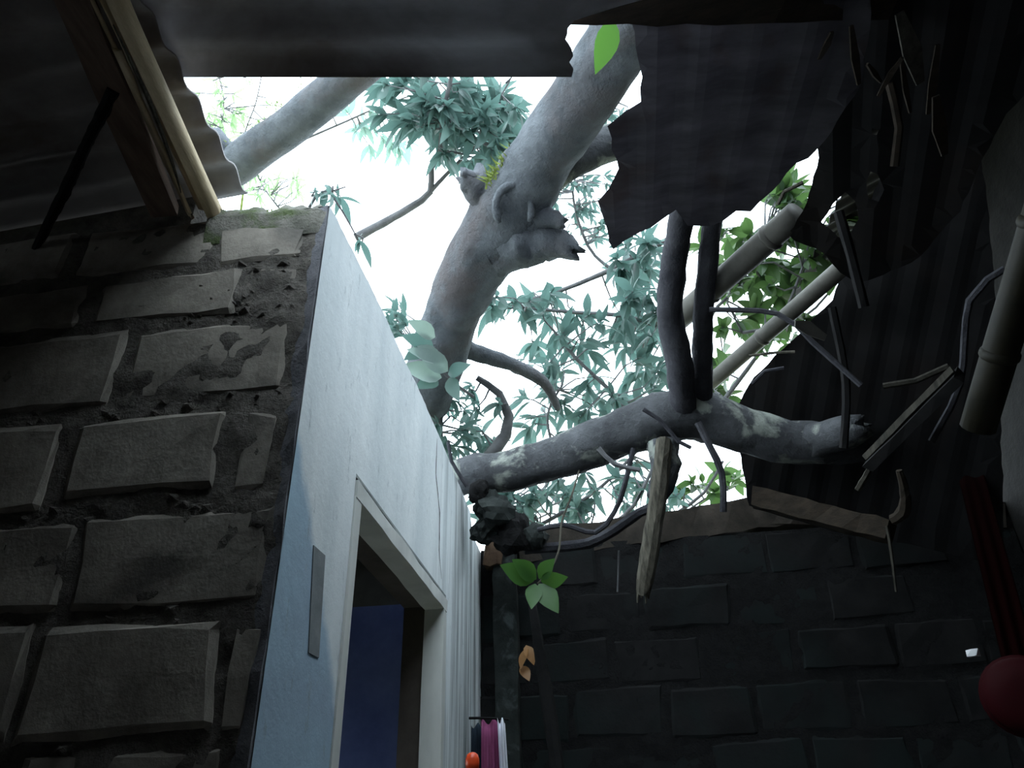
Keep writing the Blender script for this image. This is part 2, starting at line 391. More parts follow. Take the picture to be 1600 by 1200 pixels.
# --- white painted wall with the doorway
TH = 0.105
top = [(YG, 2.490), (1.05, 2.497), (1.18, 2.502), (1.295, 2.507), (1.45, 2.500), (1.6, 2.506), (1.75, 2.499), (1.887, 2.496), (2.05, 2.482), (2.2, 2.474), (2.34, 2.462), (2.37, 2.40), (YB + .02, 2.395)]
DY0, DY1, DZ = 1.212, 1.990, 2.090        # rough opening
def partition():
    m = MB(); ys = sorted(set([p[0] for p in top] + [DY0, DY1] + [YG + 0.02 * i for i in range(1, 79)]))
    def ztop(y):
        for (a, za), (b_, zb) in zip(top, top[1:]):
            if a <= y <= b_ + 1e-9: return za + (zb - za) * (y - a) / (b_ - a) + 0.004 * noise.noise(Vector((y * 30, 3, 1)))
        return top[-1][1]
    # outline strips: for every y slice a column from the floor (or the door head) to the top
    for y0, y1 in zip(ys, ys[1:]):
        zb = DZ if y0 >= DY0 - 1e-9 and y1 <= DY1 + 1e-9 else 0.0
        nz = 1
        for x, fl in ((XW, 0), (XW - TH, 1)):
            if fl and y0 < YG + .12: continue
            q = [(x, y0, zb), (x, y1, zb), (x, y1, ztop(y1)), (x, y0, ztop(y0))]
            m.add(q, [(0,1,2,3) if not fl else (3,2,1,0)])
        m.add([(XW, y0, ztop(y0)), (XW, y1, ztop(y1)), (XW - TH, y1, ztop(y1)), (XW - TH, y0, ztop(y0))], [(0,1,2,3)])
        if zb: m.add([(XW, y0, zb), (XW, y1, zb), (XW - TH, y1, zb), (XW - TH, y0, zb)], [(3,2,1,0)])
    for y, fl in ((DY0, 1), (DY1, 0)):
        m.add([(XW, y, 0), (XW - TH, y, 0), (XW - TH, y, DZ), (XW, y, DZ)], [(0,1,2,3) if fl else (3,2,1,0)])
    me = m.mesh('wall_left'); bm = bmesh.new(); bm.from_mesh(me); bmesh.ops.remove_doubles(bm, verts=bm.verts, dist=1e-5); bmesh.ops.recalc_face_normals(bm, faces=bm.faces); bm.to_mesh(me); bm.free()
    return link('wall_left', me, M['whitewall'])
wall_left = tag(partition(), kind='structure')
# hairline crack, bare strip where something was pulled off
def strip_on_wall(name, pts, wd, mat, x=XW + 0.0006):
    vs = []; fs = []
    P = [AX(a, b_, x) for a, b_ in pts]
    Q = []
    for a, b_ in zip(P, P[1:]):
        for k in range(6): Q.append(a.lerp(b_, k / 6) + Vector((0, rnd.uniform(-.0015, .0015), 0)))
    Q.append(P[-1])
    for i, p in enumerate(Q):
        ww = wd * (0.35 + 0.65 * math.sin(math.pi * i / (len(Q) - 1))) * rnd.uniform(.7, 1.3)
        vs += [p + Vector((0, -ww / 2, 0)), p + Vector((0, ww / 2, 0))]
    for i in range(len(Q) - 1): fs.append((2*i, 2*i+1, 2*i+3, 2*i+2))
    o = MB().add(vs, fs).build(name, mat, wall_left); return o
strip_on_wall('crack', [(683, 685), (681, 740), (687, 800), (686, 860), (690, 905)], 0.008, M['gapdark'])
pm = MB(); q = [AX(a, b_, XW) for a, b_ in ((489, 852), (507, 868), (497, 1028), (481, 1020))]
pm.add([v + Vector((0.0015, 0, 0)) for v in q] + [v + Vector((-0.003, 0, 0)) for v in q], [(0,1,2,3),(0,4,5,1),(1,5,6,2),(2,6,7,3),(3,7,4,0)])
pm.build('bare_patch', M['bare'], wall_left)

# --- door frame
door = tag(bpy.data.objects.new('door_1', None), kind='structure'); C.objects.link(door); door.location = (XW - .05, 1.6, 0)
m = MB().beam((XW - .021, DY0 + .004, 2.0605), (XW - .021, DY1 - .006, 2.0605), 0.052, 0.031, segs=10, jit=0.0015, seed=1); m.build('door_head', M['frame'], door)
m = MB().beam((XW - .052, DY0 + .002, 2.0845), (XW - .052, DY1 - .002, 2.0835), 0.095, 0.0135, segs=10, jit=0.001, seed=11); m.build('joint_shade_bar', M['gapdark'], door)  # dark bar fills the gap above the head, standing in for its shade
m = MB().beam((XW - .022, DY0 + .016, 0), (XW - .022, DY0 + .016, 2.045), 0.052, 0.030, up=(0,1,0), segs=10, jit=0.0015, seed=2); m.build('door_jamb', M['frame'], door)
m = MB().beam((XW - .022, DY1 - .020, 0), (XW - .022, DY1 - .020, 2.045), 0.052, 0.036, up=(0,1,0), segs=10, jit=0.0015, seed=3); m.build('door_jamb', M['frame'], door)

for a_, b_ in (((XW - TH - .004, DY1 - .012, 0), (XW - .049, DY1 + .002, 2.06)), ((XW - TH - .004, DY0 - .002, 0), (XW - .049, DY0 + .012, 2.06)), ((XW - TH - .004, DY0, 2.06), (XW - .049, DY1, 2.092))):
    MB().box(a_, b_).build('reveal_shade_lining', M['brown_in'], door)  # bare brown inner reveal, with its shade darkened into the colour
# --- room behind the doorway
b = MB(); b.box((-2.0, YB, 0), (XW - TH, YB + .13, 2.23)); o = tag(b.build('wall_inner_back', M['blue']), kind='structure')
b = MB(); b.box((-2.0, YB + .002, 2.23), (XW - TH, YB + .128, 2.42)); o = tag(b.build('wall_inner_upper', M['inner']), kind='structure')
b = MB(); b.box((-2.12, YG + .13, 0), (-2.0, YB + .13, 1.0)); b.box((-2.12, YG + .13, 1.95), (-2.0, YB + .13, 2.42)); b.box((-2.12, YG + .13, 1.0), (-2.0, 1.45, 1.95)); b.box((-2.12, 2.25, 1.0), (-2.0, YB + .13, 1.95)); tag(b.build('wall_inner_left', M['inner']), kind='structure')  # unseen opening added in this wall so daylight reaches the blue wall
b = MB(); b.box((XW - TH - .03, DY1 + .16, 0), (XW - TH - .004, YB - .004, 2.22)); tag(b.build('trim_1', M['brown_in']), kind='structure')
def inner_ceiling():
    bm = bmesh.new(); nx, ny = 30, 30
    xs = [-2.1 + (2.1 - .54) * i / nx for i in range(nx + 1)]; ys = [1.05 + (2.66 - 1.05) * i / ny for i in range(ny + 1)]
    vv = [[bm.verts.new((x, y, 2.425 + .006 * math.sin(x * 80))) for y in ys] for x in xs]
    fl = [bm.faces.new((vv[i][j], vv[i+1][j], vv[i+1][j+1], vv[i][j+1])) for i in range(nx) for j in range(ny)]
    # nail holes
    rr = random.Random(5)
    pick = [f for f in fl if -.95 < f.calc_center_median().x < -.56 and 1.6 < f.calc_center_median().y < 2.5]
    for f in rr.sample(pick, 9):
        r = bmesh.ops.inset_individual(bm, faces=[f], thickness=0.0225)
        bmesh.ops.delete(bm, geom=[f], context='FACES')
    me = bpy.data.meshes.new('ceiling'); bm.to_mesh(me); bm.free()
    return link('ceiling', me, M['inner'])
tag(inner_ceiling(), kind='structure')

# --- sooty back wall
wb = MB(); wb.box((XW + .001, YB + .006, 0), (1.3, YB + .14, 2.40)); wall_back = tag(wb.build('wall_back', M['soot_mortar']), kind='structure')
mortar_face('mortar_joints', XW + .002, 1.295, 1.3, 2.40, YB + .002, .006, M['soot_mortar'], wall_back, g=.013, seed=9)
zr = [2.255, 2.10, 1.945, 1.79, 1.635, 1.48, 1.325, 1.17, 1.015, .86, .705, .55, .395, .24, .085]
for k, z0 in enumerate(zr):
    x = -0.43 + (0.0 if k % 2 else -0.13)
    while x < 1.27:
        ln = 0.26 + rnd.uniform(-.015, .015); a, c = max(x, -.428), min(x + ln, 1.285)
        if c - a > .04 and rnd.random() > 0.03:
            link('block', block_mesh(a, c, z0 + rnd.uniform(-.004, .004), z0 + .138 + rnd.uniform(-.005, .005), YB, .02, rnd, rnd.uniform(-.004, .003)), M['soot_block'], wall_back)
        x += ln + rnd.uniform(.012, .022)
# ledge of clay along the wall top
m = MB().beam((-0.30, YB + .06, 2.405), (0.62, YB + .06, 2.475), 0.12, 0.11, segs=16, jit=0.008, seed=9); tag(m.build('wall_ledge', M['plate'], wall_back))
m = MB().beam((0.54, YB + .06, 2.468), (1.30, YB + .06, 2.40), 0.12, 0.09, segs=10, jit=0.008, seed=10); tag(m.build('wall_ledge', M['plate'], wall_back))

# --- right, rear walls (dark kitchen) 
b = MB(); b.box((1.3, -2.2, 0), (1.42, YB + .14, 4.1)); tag(b.build('wall_right', M['rightwall']), kind='structure')
b = MB(); b.box((-2.6, -2.32, 0), (1.42, -2.2, 4.1)); tag(b.build('wall_rear', M['inner']), kind='structure')
b = MB(); b.box((-2.0, -2.2, 0), (-1.9, YG + .13, 2.44)); tag(b.build('wall_far_left', M['inner']), kind='structure')

# ------------------------------------------------------------------ roof
def corr(name, x0, x1, y0, y1, zf, mat, label, cat='roof sheet', pitch=.076, amp=.009, ragged=0, thick=.005, group=None, endf=None):
    nx = max(4, int(abs(x1 - x0) / .06)); ny = int((y1 - y0) / pitch * 8); rr = random.Random(name + label)
    vs = []; fs = []
    rag = [0 if not ragged else ragged * noise.noise(Vector((j * .35, 7, 2))) + rr.uniform(-ragged, ragged) * .4 for j in range(ny + 1)]
    for dz in (0, thick):
        for i in range(nx + 1):
            for j in range(ny + 1):
                y = y0 + (y1 - y0) * j / ny
                xe = x1 + rag[j] + (endf(y) if endf else 0)
                x = x0 + (xe - x0) * i / nx
                vs.append((x, y, zf(x, y) + amp * math.sin(2 * math.pi * y / pitch) + dz))
    n = (nx + 1) * (ny + 1); ix = lambda i, j, k=0: k * n + i * (ny + 1) + j
    for i in range(nx):
        for j in range(ny):
            fs.append((ix(i,j), ix(i,j+1), ix(i+1,j+1), ix(i+1,j))); fs.append((ix(i,j,1), ix(i+1,j,1), ix(i+1,j+1,1), ix(i,j+1,1)))
    for i in range(nx):
        for j in (0, ny): fs.append((ix(i,j), ix(i+1,j), ix(i+1,j,1), ix(i,j,1)))
    for j in range(ny):
        for i in (0, nx): fs.append((ix(i,j), ix(i,j+1), ix(i,j+1,1), ix(i,j,1)))
    o = MB().add(vs, fs).build(name, mat, smooth=True)
    me = o.data
    return tag(o, label, cat, group)
lz = lambda x, y: 2.592 + (x + .6) * .085
corr('roof_sheet', -2.15, -0.615, .335, .992, lz, M['sheet_left'], 'brown corrugated roof sheet whose wavy end rests above the block wall', endf=lambda y: (y - .75) * -.03)
corr('roof_sheet', -2.15, -0.615, -.62, .365, lambda x, y: lz(x, y) + .012, M['sheet_left'], 'brown corrugated roof sheet in the upper left corner of the photo', endf=lambda y: .0)
corr('roof_sheet', -2.15, -0.615, -2.25, -.58, lambda x, y: lz(x, y), M['sheet_left'], 'brown corrugated roof sheet behind the one in the upper left corner')
fz = lambda x, y: 2.602 - (min(x, .02) + .615) * .2 + .05 * (.73 - y)
corr('roof_sheet', -0.66, 0.012, -.05, .735, fz, M['sheet'], 'grey roof sheet with long straight lit edge across the top of the hole', amp=.004, ragged=.012, endf=lambda y: min(.5, max(0, .648 - y) * 8))
corr('roof_sheet', -0.60, 1.32, -1.1, .02, lambda x, y: fz(x, y) + .03 + max(0, x) * .45, M['sheet'], 'grey roof sheet overhead behind the straight edged sheet', amp=.006)
corr('roof_sheet', -0.60, 1.32, -2.3, -1.06, lambda x, y: fz(x, y) + .06 + max(0, x) * .45, M['sheet'], 'grey roof sheet furthest back over the dark kitchen', amp=.006)

# a torn sheet drawn in its own tilted plane: outline given where it is seen, plane through three points
def torn_sheet(name, outline, plane3, mat, label, cat='roof sheet', pitch=.09, amp=.0035, dirpx=None, holes=(), group=None, jit=.003, thick=.006, fold=0.0):
    p0, p1, p2 = (A(*q) for q in plane3)
    nrm = (p1 - p0).cross(p2 - p0).normalized()
    if nrm.dot(CAM - p0) < 0: nrm = -nrm
    def hit(px, py):
        r = ray(px, py); t = (p0 - CAM).dot(nrm) / r.dot(nrm); return CAM + r * t
    ex = (hit(*dirpx[1]) - hit(*dirpx[0])) if dirpx else (p1 - p0)
    ex = (ex - nrm * ex.dot(nrm)).normalized(); ey = nrm.cross(ex)
    rr = random.Random(label)
    def loop(o):
        P = [hit(*q) for q in o]; L = []
        for a, b_ in zip(P, P[1:] + P[:1]):
            k = max(1, int((b_ - a).length / .03))
            for i in range(k):
                q = a.lerp(b_, i / k) - p0
                L.append(Vector((q.dot(ex) + rr.uniform(-jit, jit), q.dot(ey) + rr.uniform(-jit, jit))))
        return L
    loops = [loop(outline)] + [loop(h) for h in holes]
    def inside(pt, L):
        c = False
        for a, b_ in zip(L, L[1:] + L[:1]):
            if (a.y > pt.y) != (b_.y > pt.y) and pt.x < (b_.x - a.x) * (pt.y - a.y) / (b_.y - a.y) + a.x: c = not c
        return c
    pts = []; edges = []
    for L in loops:
        n = len(pts); pts += L; edges += [(n + i, n + (i + 1) % len(L)) for i in range(len(L))]
    xs = [q.x for q in loops[0]]; ys = [q.y for q in loops[0]]
    g = pitch / 5
    yy = min(ys)
    while yy < max(ys):
        xx = min(xs)
        while xx < max(xs):
            q = Vector((xx, yy))
            if inside(q, loops[0]) and not any(inside(q, h) for h in loops[1:]): pts.append(q)
            xx += g * 4
        yy += g
    res = geometry.delaunay_2d_cdt(pts, edges, [], 0, 1e-6)
    V, Fc = res[0], res[2]
    tri = []
    for f in Fc:
        c = sum((V[i] for i in f), Vector((0, 0))) / len(f)
        if inside(c, loops[0]) and not any(inside(c, h) for h in loops[1:]): tri.append(f)
    def up(q):
        h = amp * math.sin(2 * math.pi * q.y / pitch) + fold * noise.noise(Vector((q.x * 2.2, q.y * 2.2, 5)))
        return p0 + ex * q.x + ey * q.y + nrm * h
    bm = bmesh.new(); bv = [bm.verts.new(up(q)) for q in V]; 
    for f in tri:
        try: bm.faces.new([bv[i] for i in f])
        except ValueError: pass
    for v in [v for v in bm.verts if not v.link_faces]: bm.verts.remove(v)
    r = bmesh.ops.solidify(bm, geom=bm.faces[:], thickness=thick)
    bmesh.ops.recalc_face_normals(bm, faces=bm.faces)
    me = bpy.data.meshes.new(name); bm.to_mesh(me); bm.free()
    return tag(link(name, me, mat), label, cat, group)

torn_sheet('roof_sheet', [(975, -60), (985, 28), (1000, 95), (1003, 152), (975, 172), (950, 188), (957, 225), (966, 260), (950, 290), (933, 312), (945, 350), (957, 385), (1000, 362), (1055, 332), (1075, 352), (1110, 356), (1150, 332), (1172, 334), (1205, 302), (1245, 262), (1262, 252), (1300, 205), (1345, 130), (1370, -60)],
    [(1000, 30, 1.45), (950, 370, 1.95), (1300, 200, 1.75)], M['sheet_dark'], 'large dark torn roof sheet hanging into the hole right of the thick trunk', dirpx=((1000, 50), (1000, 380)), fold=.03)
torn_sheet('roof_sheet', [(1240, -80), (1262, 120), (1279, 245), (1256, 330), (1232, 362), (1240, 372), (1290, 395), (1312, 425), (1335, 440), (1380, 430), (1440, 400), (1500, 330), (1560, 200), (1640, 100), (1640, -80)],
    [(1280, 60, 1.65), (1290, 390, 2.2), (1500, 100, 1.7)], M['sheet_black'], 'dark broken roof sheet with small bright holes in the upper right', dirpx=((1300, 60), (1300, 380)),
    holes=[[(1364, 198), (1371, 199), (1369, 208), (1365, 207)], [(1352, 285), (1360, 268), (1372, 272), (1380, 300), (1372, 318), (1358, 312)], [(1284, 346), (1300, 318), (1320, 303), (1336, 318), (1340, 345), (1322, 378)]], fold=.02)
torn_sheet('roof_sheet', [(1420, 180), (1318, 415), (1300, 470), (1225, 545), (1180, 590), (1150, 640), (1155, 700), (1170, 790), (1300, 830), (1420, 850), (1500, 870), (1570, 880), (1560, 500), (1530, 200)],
    [(1320, 420, 2.55), (1170, 760, 2.66), (1480, 500, 2.5)], M['sheet_black'], 'dark collapsed roof sheet behind the right end of the lichen log', dirpx=((1400, 300), (1300, 800)), fold=.03)  # right part extended and kept black to hide the lit wall behind
# closed slope over the right of the kitchen
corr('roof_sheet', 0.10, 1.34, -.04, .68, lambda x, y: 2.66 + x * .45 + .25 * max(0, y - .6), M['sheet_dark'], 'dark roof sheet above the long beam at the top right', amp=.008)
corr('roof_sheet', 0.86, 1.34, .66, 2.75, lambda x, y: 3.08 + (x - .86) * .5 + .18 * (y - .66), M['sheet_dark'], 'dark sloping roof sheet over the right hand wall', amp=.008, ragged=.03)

corr('roof_sheet', 0.28, 0.95, .50, 1.28, lambda x, y: 2.93 + (x - .28) * .36 + .18 * (y - .66), M['sheet_dark'], 'added dark sheet out of view blocking light above the torn sheets', amp=.008)  # unseen sheet added to stop light leaking in through the roof gap
# ------------------------------------------------------------------ roof timber
B0 = AY(322, 325, .94); B1 = AZ(172, 0, B0.z + .025); BD = (B1 - B0) / (B1.y - B0.y)
bx = lambda y: B0 + BD * (y - B0.y)
Q0 = AY(258, 330, .935); Q1 = AZ(118, 0, Q0.z + .02); Q2 = Q0 + (Q1 - Q0) * 4
o = MB().beam(Q2, Q0, .05, .022, segs=14, jit=.002, seed=4).build('purlin_plank', M['plank'])
tag(o, 'dark brown flat plank running beside the pale split bamboo at upper left', 'plank')
# split bamboo purlin: outer shell, opened along a crack
sb = empty('split_bamboo', B0, 'pale split bamboo pole with frayed cracks resting on the block wall', 'bamboo')
def shell(y0, y1, a0, a1, r, cx, cz, off=0, taper=0, seed=0, ny=26, th=.006, bend=None):
    m = MB(); na = 8; vs = []; fs = []
    for k, rr in enumerate((r, r - th)):
        for i in range(ny + 1):
            t = i / ny; y = y0 + (y1 - y0) * t
            wn = .10 * noise.noise(Vector((t * 6, seed, 0))) ; am = (a0 + a1) / 2; hw = (a1 - a0) / 2 * (1 - taper * t) + wn
            for j in range(na + 1):
                a = am + hw * (2 * j / na - 1)
                bx_, bz = bend(t) if bend else (0, 0)
                knot = 1 + .09 * math.exp(-((y - .52) / .012) ** 2)
                ax = globals()['bx'](y); vs.append((ax.x + cx + bx_ + rr * knot * math.cos(a), y + (.02 * noise.noise(Vector((j * .9, seed, i * 3.))) if i == ny else 0), ax.z + cz + bz + rr * knot * math.sin(a)))
    n = (ny + 1) * (na + 1); ix = lambda i, j, k: k * n + i * (na + 1) + j
    for i in range(ny):
        for j in range(na):
            fs += [(ix(i,j,0), ix(i+1,j,0), ix(i+1,j+1,0), ix(i,j+1,0)), (ix(i,j,1), ix(i,j+1,1), ix(i+1,j+1,1), ix(i+1,j,1))]
        for j in (0, na): fs.append((ix(i,j,0), ix(i+1,j,0), ix(i+1,j,1), ix(i,j,1)))
    for i in (0, ny):
        for j in range(na): fs.append((ix(i,j,0), ix(i,j+1,0), ix(i,j+1,1), ix(i,j,1)))
    return m.add(vs, fs)
D = math.radians
shell(-.9, .955, D(-75), D(150), .025, 0, 0, seed=1).build('bamboo_shell', M['bamboo_pale'], sb, True)
shell(-.9, .80, D(165), D(250), .025, -.001, 0, taper=.75, seed=2).build('bamboo_shell', M['bamboo_pale'], sb, True)
shell(.62, .93, D(180), D(262), .0245, -.002, -.002, taper=.5, seed=3, bend=lambda t: (-.006 * t, -.005 * t)).build('bamboo_splinter', M['bamboo_pale'], sb, True)
MB().tube([bx(y) + Vector((dx, 0, dz)) for y, dx, dz in ((.58, .002, -.026), (.70, .003, -.027), (.80, -.004, -.030), (.87, -.012, -.036))], [.001, .004, .003, .001], 5).build('bamboo_splinter', M['wood_old'], sb)
o = MB().tube([AZ(178, 140, 2.515), AZ(140, 215, 2.50), AZ(100, 300, 2.485), AZ(55, 390, 2.47)], [.010, .009, .010, .007], 7, rough=.2).build('batten', M['dark_stick'])
tag(o, 'thin black stick slanting under the brown roof sheets at far left', 'stick')
o = MB().beam(AZ(880, 2, 2.60), AZ(1700, -6, 2.85), .05, .05, segs=20, jit=.003, seed=6).build('roof_beam', M['wood_brown']); tag(o, 'long dark beam across the very top right of the photo', 'beam')

# ------------------------------------------------------------------ the fallen tree
tree = empty('fallen_tree', (-6.0, 9.5, 0), 'thick fallen tree trunk with broken stubs leaning over the roof hole', 'tree')
tp = [(-6.0, 9.5, -.1), (-4.6, 7.6, .9), (-2.6, 5.2, 1.85), A(600, 735, 3.35), A(665, 610, 2.98), A(703, 500, 2.86), A(748, 405, 2.76), A(800, 322, 2.66), A(850, 240, 2.56), A(905, 160, 2.46), A(962, 72, 2.36), A(1015, -15, 2.26), A(1090, -130, 2.15)]
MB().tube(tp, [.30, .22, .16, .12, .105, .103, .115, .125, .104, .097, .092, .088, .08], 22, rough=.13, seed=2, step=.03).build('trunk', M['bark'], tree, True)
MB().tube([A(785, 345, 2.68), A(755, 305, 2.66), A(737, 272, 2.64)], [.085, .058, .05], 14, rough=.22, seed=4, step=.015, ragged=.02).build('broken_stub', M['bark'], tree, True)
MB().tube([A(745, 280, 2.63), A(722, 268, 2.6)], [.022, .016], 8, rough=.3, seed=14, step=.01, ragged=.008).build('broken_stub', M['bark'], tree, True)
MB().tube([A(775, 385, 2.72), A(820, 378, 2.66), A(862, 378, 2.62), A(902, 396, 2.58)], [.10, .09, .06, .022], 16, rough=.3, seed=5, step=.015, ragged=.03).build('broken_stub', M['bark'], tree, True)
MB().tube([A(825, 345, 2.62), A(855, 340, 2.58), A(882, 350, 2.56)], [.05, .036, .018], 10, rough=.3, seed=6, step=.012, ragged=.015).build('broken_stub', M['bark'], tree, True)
MB().tube([A(815, 300, 2.72), A(870, 262, 2.72), A(930, 232, 2.74), A(1000, 208, 2.78), A(1080, 180, 2.85)], [.075, .07, .064, .06, .055], 16, rough=.12, seed=7, step=.03).build('branch', M['lichen'], tree, True)
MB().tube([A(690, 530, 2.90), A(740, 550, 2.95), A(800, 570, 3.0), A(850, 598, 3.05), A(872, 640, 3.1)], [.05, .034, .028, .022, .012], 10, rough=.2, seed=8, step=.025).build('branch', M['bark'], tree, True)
# the healed ring of an old cut
cp = A(803, 326, 2.516); n_ = (CAM - cp).normalized(); ux = n_.cross(Vector((0,0,1))).normalized(); uy = ux.cross(n_)
ring = [cp + ux * (-.058 * math.cos(a)) + uy * (.075 * math.sin(a)) - n_ * (.012 * abs(math.cos(a))) for a in [math.radians(-35 + 250 * i / 14) for i in range(15)]]
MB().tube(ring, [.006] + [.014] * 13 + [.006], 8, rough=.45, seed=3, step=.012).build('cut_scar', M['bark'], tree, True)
mm = MB()
for i in range(90):
    t = rnd.random(); p = A(762 + 48 * t, 288 - 56 * t, 2.56) + Vector((rnd.uniform(-.014, .014), rnd.uniform(-.014, .014), rnd.uniform(-.014, .014)))
    d = Vector((rnd.uniform(-1, .3), rnd.uniform(-.6, .3), rnd.uniform(.1, 1))).normalized() * rnd.uniform(.02, .05); s_ = d.cross(Vector((0, 1, 0))).normalized() * .004
    mm.add([p - s_, p + s_, p + d], [(0, 1, 2)])
tag(mm.build('moss_tuft', M['moss'], tree), kind='stuff')

tree2 = empty('leaning_tree', (-5.5, 8.0, 0), 'thinner straight trunk slanting across sky at upper left', 'tree')
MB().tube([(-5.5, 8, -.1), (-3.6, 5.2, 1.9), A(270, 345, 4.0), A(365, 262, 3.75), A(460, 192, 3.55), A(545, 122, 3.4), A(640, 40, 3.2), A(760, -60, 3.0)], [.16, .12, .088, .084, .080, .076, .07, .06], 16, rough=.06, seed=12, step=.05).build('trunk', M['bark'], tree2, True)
fm = MB()
for i in range(140):
    t = rnd.random(); p = A(365, 262, 3.75).lerp(A(530, 135, 3.42), t) + Vector((rnd.uniform(-.07, .0), rnd.uniform(-.08, .02), .05))
    d = Vector((rnd.uniform(-1, .2), rnd.uniform(-.6, .3), rnd.uniform(-.1, 1))).normalized() * rnd.uniform(.012, .03); s_ = d.cross(Vector((0, 1, 0))).normalized() * .003
    fm.add([p - s_, p + s_, p + d], [(0, 1, 2)])
tag(fm.build('moss_tuft', M['moss'], tree2), kind='stuff')

log = empty('lichen_log', A(725, 745, 2.5), 'lichen spotted log lying across the back of the hole', 'log')
MB().tube([A(650, 770, 2.6), A(730, 742, 2.52), A(800, 735, 2.48), A(880, 712, 2.45), A(960, 682, 2.42), A(1030, 655, 2.42), A(1090, 650, 2.44), A(1160, 672, 2.46), A(1250, 692, 2.48), A(1355, 690, 2.5)],
    [.058, .062, .066, .070, .074, .080, .078, .070, .064, .058], 20, rough=.14, seed=21, step=.03, ragged=.02).build('log_body', M['lichen'], log, True)
MB().tube([A(1068, 662, 2.42), A(1060, 560, 2.3), A(1046, 490, 2.25), A(1055, 400, 2.2), A(1068, 320, 2.12), A(1085, 180, 1.95)], [.044, .038, .038, .036, .034, .028], 12, rough=.16, seed=22, step=.03).build('upright_limb', M['bark_dark'], log, True)
MB().tube([A(1096, 652, 2.45), A(1097, 560, 2.36), A(1100, 470, 2.28), A(1112, 360, 2.2), A(1130, 240, 2.08)], [.036, .031, .029, .027, .024], 12, rough=.16, seed=23, step=.03).build('upright_limb', M['bark_dark'], log, True)
MB().tube([A(1035, 690, 2.36), A(1040, 740, 2.33), A(1025, 780, 2.3)], [.05, .042, .03], 10, rough=.25, seed=24, step=.02).build('broken_stub', M['lichen'], log, True)
MB().tube([A(1270, 690, 2.42), A(1320, 675, 2.38), A(1350, 665, 2.36)], [.05, .05, .034], 12, rough=.2, seed=25, step=.02, ragged=.02).build('broken_stub', M['lichen'], log, True)

# broken stick hanging from the log
st = empty('broken_stick', A(1005, 940, 2.25), 'broken weathered stick hanging down in front of the back wall', 'stick')
MB().tube([A(1038, 690, 2.3), A(1030, 760, 2.28), A(1020, 830, 2.26), A(1009, 900, 2.25), A(1005, 928, 2.25)], [.024, .025, .026, .025, .021], 9, rough=.14, seed=31, step=.03, ragged=.012).build('stick_shaft', M['wood_old'], st)
for dx, ln in ((-8, 942), (-2, 934), (5, 943), (9, 930)):
    MB().tube([A(1006 + dx, 905, 2.24), A(1004 + dx, ln, 2.24)], [.007, .002], 5).build('splinter', M['wood_old'], st)

# bamboo poles
def bamboo(name, p, q, r, mat, label, nodes_=3, group=None):
    p, q = Vector(p), Vector(q); root = empty(name, p, label, 'bamboo', group)
    pts = []; rad = []
    L = (q - p).length
    MB().tube([p, p.lerp(q, .5), q], [r * 1.02, r, r * .97], 14, rough=.02, seed=1, step=.08).build('pole', mat, root, True)
    d = (q - p).normalized()
    for i in range(nodes_):
        c = p.lerp(q, (i + .62) / nodes_)
        MB().tube([c - d * .010, c - d * .003, c + d * .003, c + d * .010], [r * .98, r * 1.12, r * 1.12, r * .98], 14, step=1).build('node_ring', mat, root, True)
    return root
bamboo('bamboo_pole', A(1058, 500, 2.42), A(1246, 334, 2.14), .0355, M['bamboo'], 'thick grey bamboo pole slanting up from the upright limbs', 2)
bamboo('bamboo_pole', A(1110, 598, 2.72), A(1430, 318, 2.30), .026, M['bamboo'], 'thinner bamboo pole slanting below and behind the thick one', 2)
bamboo('bamboo_post', A(1528, 668, 1.62), A(1650, 260, 1.50), .029, M['bamboo_olive'], 'olive bamboo post leaning at the right edge of the photo', 2)
o = MB().beam(A(1362, 722, 2.0), A(1500, 585, 1.9), .085, .022, up=(ROT @ Vector((.75, .1, .6))), segs=6, jit=.002, seed=41).build('hanging_board', M['dark_stick']); tag(o, 'dark board hanging diagonally beside the log end with a pale edge', 'board')
MB().beam(A(1352, 716, 1.985), A(1488, 578, 1.885), .010, .016, segs=6, jit=.001, seed=42).build('board_edge', M['stick_dim'], o)
o.children[0].location = (0, 0, 0)
o = MB().beam(A(1180, 778, 2.36), A(1392, 832, 2.24), .05, .055, segs=10, jit=.003, seed=43).build('fallen_beam', M['wood_brown']); tag(o, 'fallen brown beam sloping below the lichen log on the right', 'beam')
o = MB().tube([A(1340, 765, 2.1), A(1385, 690, 2.05)], [.008, .007], 6, rough=.2).build('batten', M['stick_dim']); tag(o, 'short pale batten under the dark hanging board', 'stick')
o = MB().tube([A(1395, 812, 2.2), A(1412, 800, 2.18), A(1414, 770, 2.16), A(1405, 735, 2.14)], [.014, .016, .012, .008], 7, rough=.2, seed=3).build('bent_twig', M['wood_brown']); tag(o, 'bent twig curling up from the end of the fallen brown beam', 'twig')
o = MB().tube([A(1385, 822, 2.215), A(1392, 860, 2.2), A(1400, 925, 2.19)], [.004, .005, .003], 5).build('hanging_straw', M['stick_dim']); tag(o, 'thin pale straw hanging below the end of the fallen beam', 'straw')
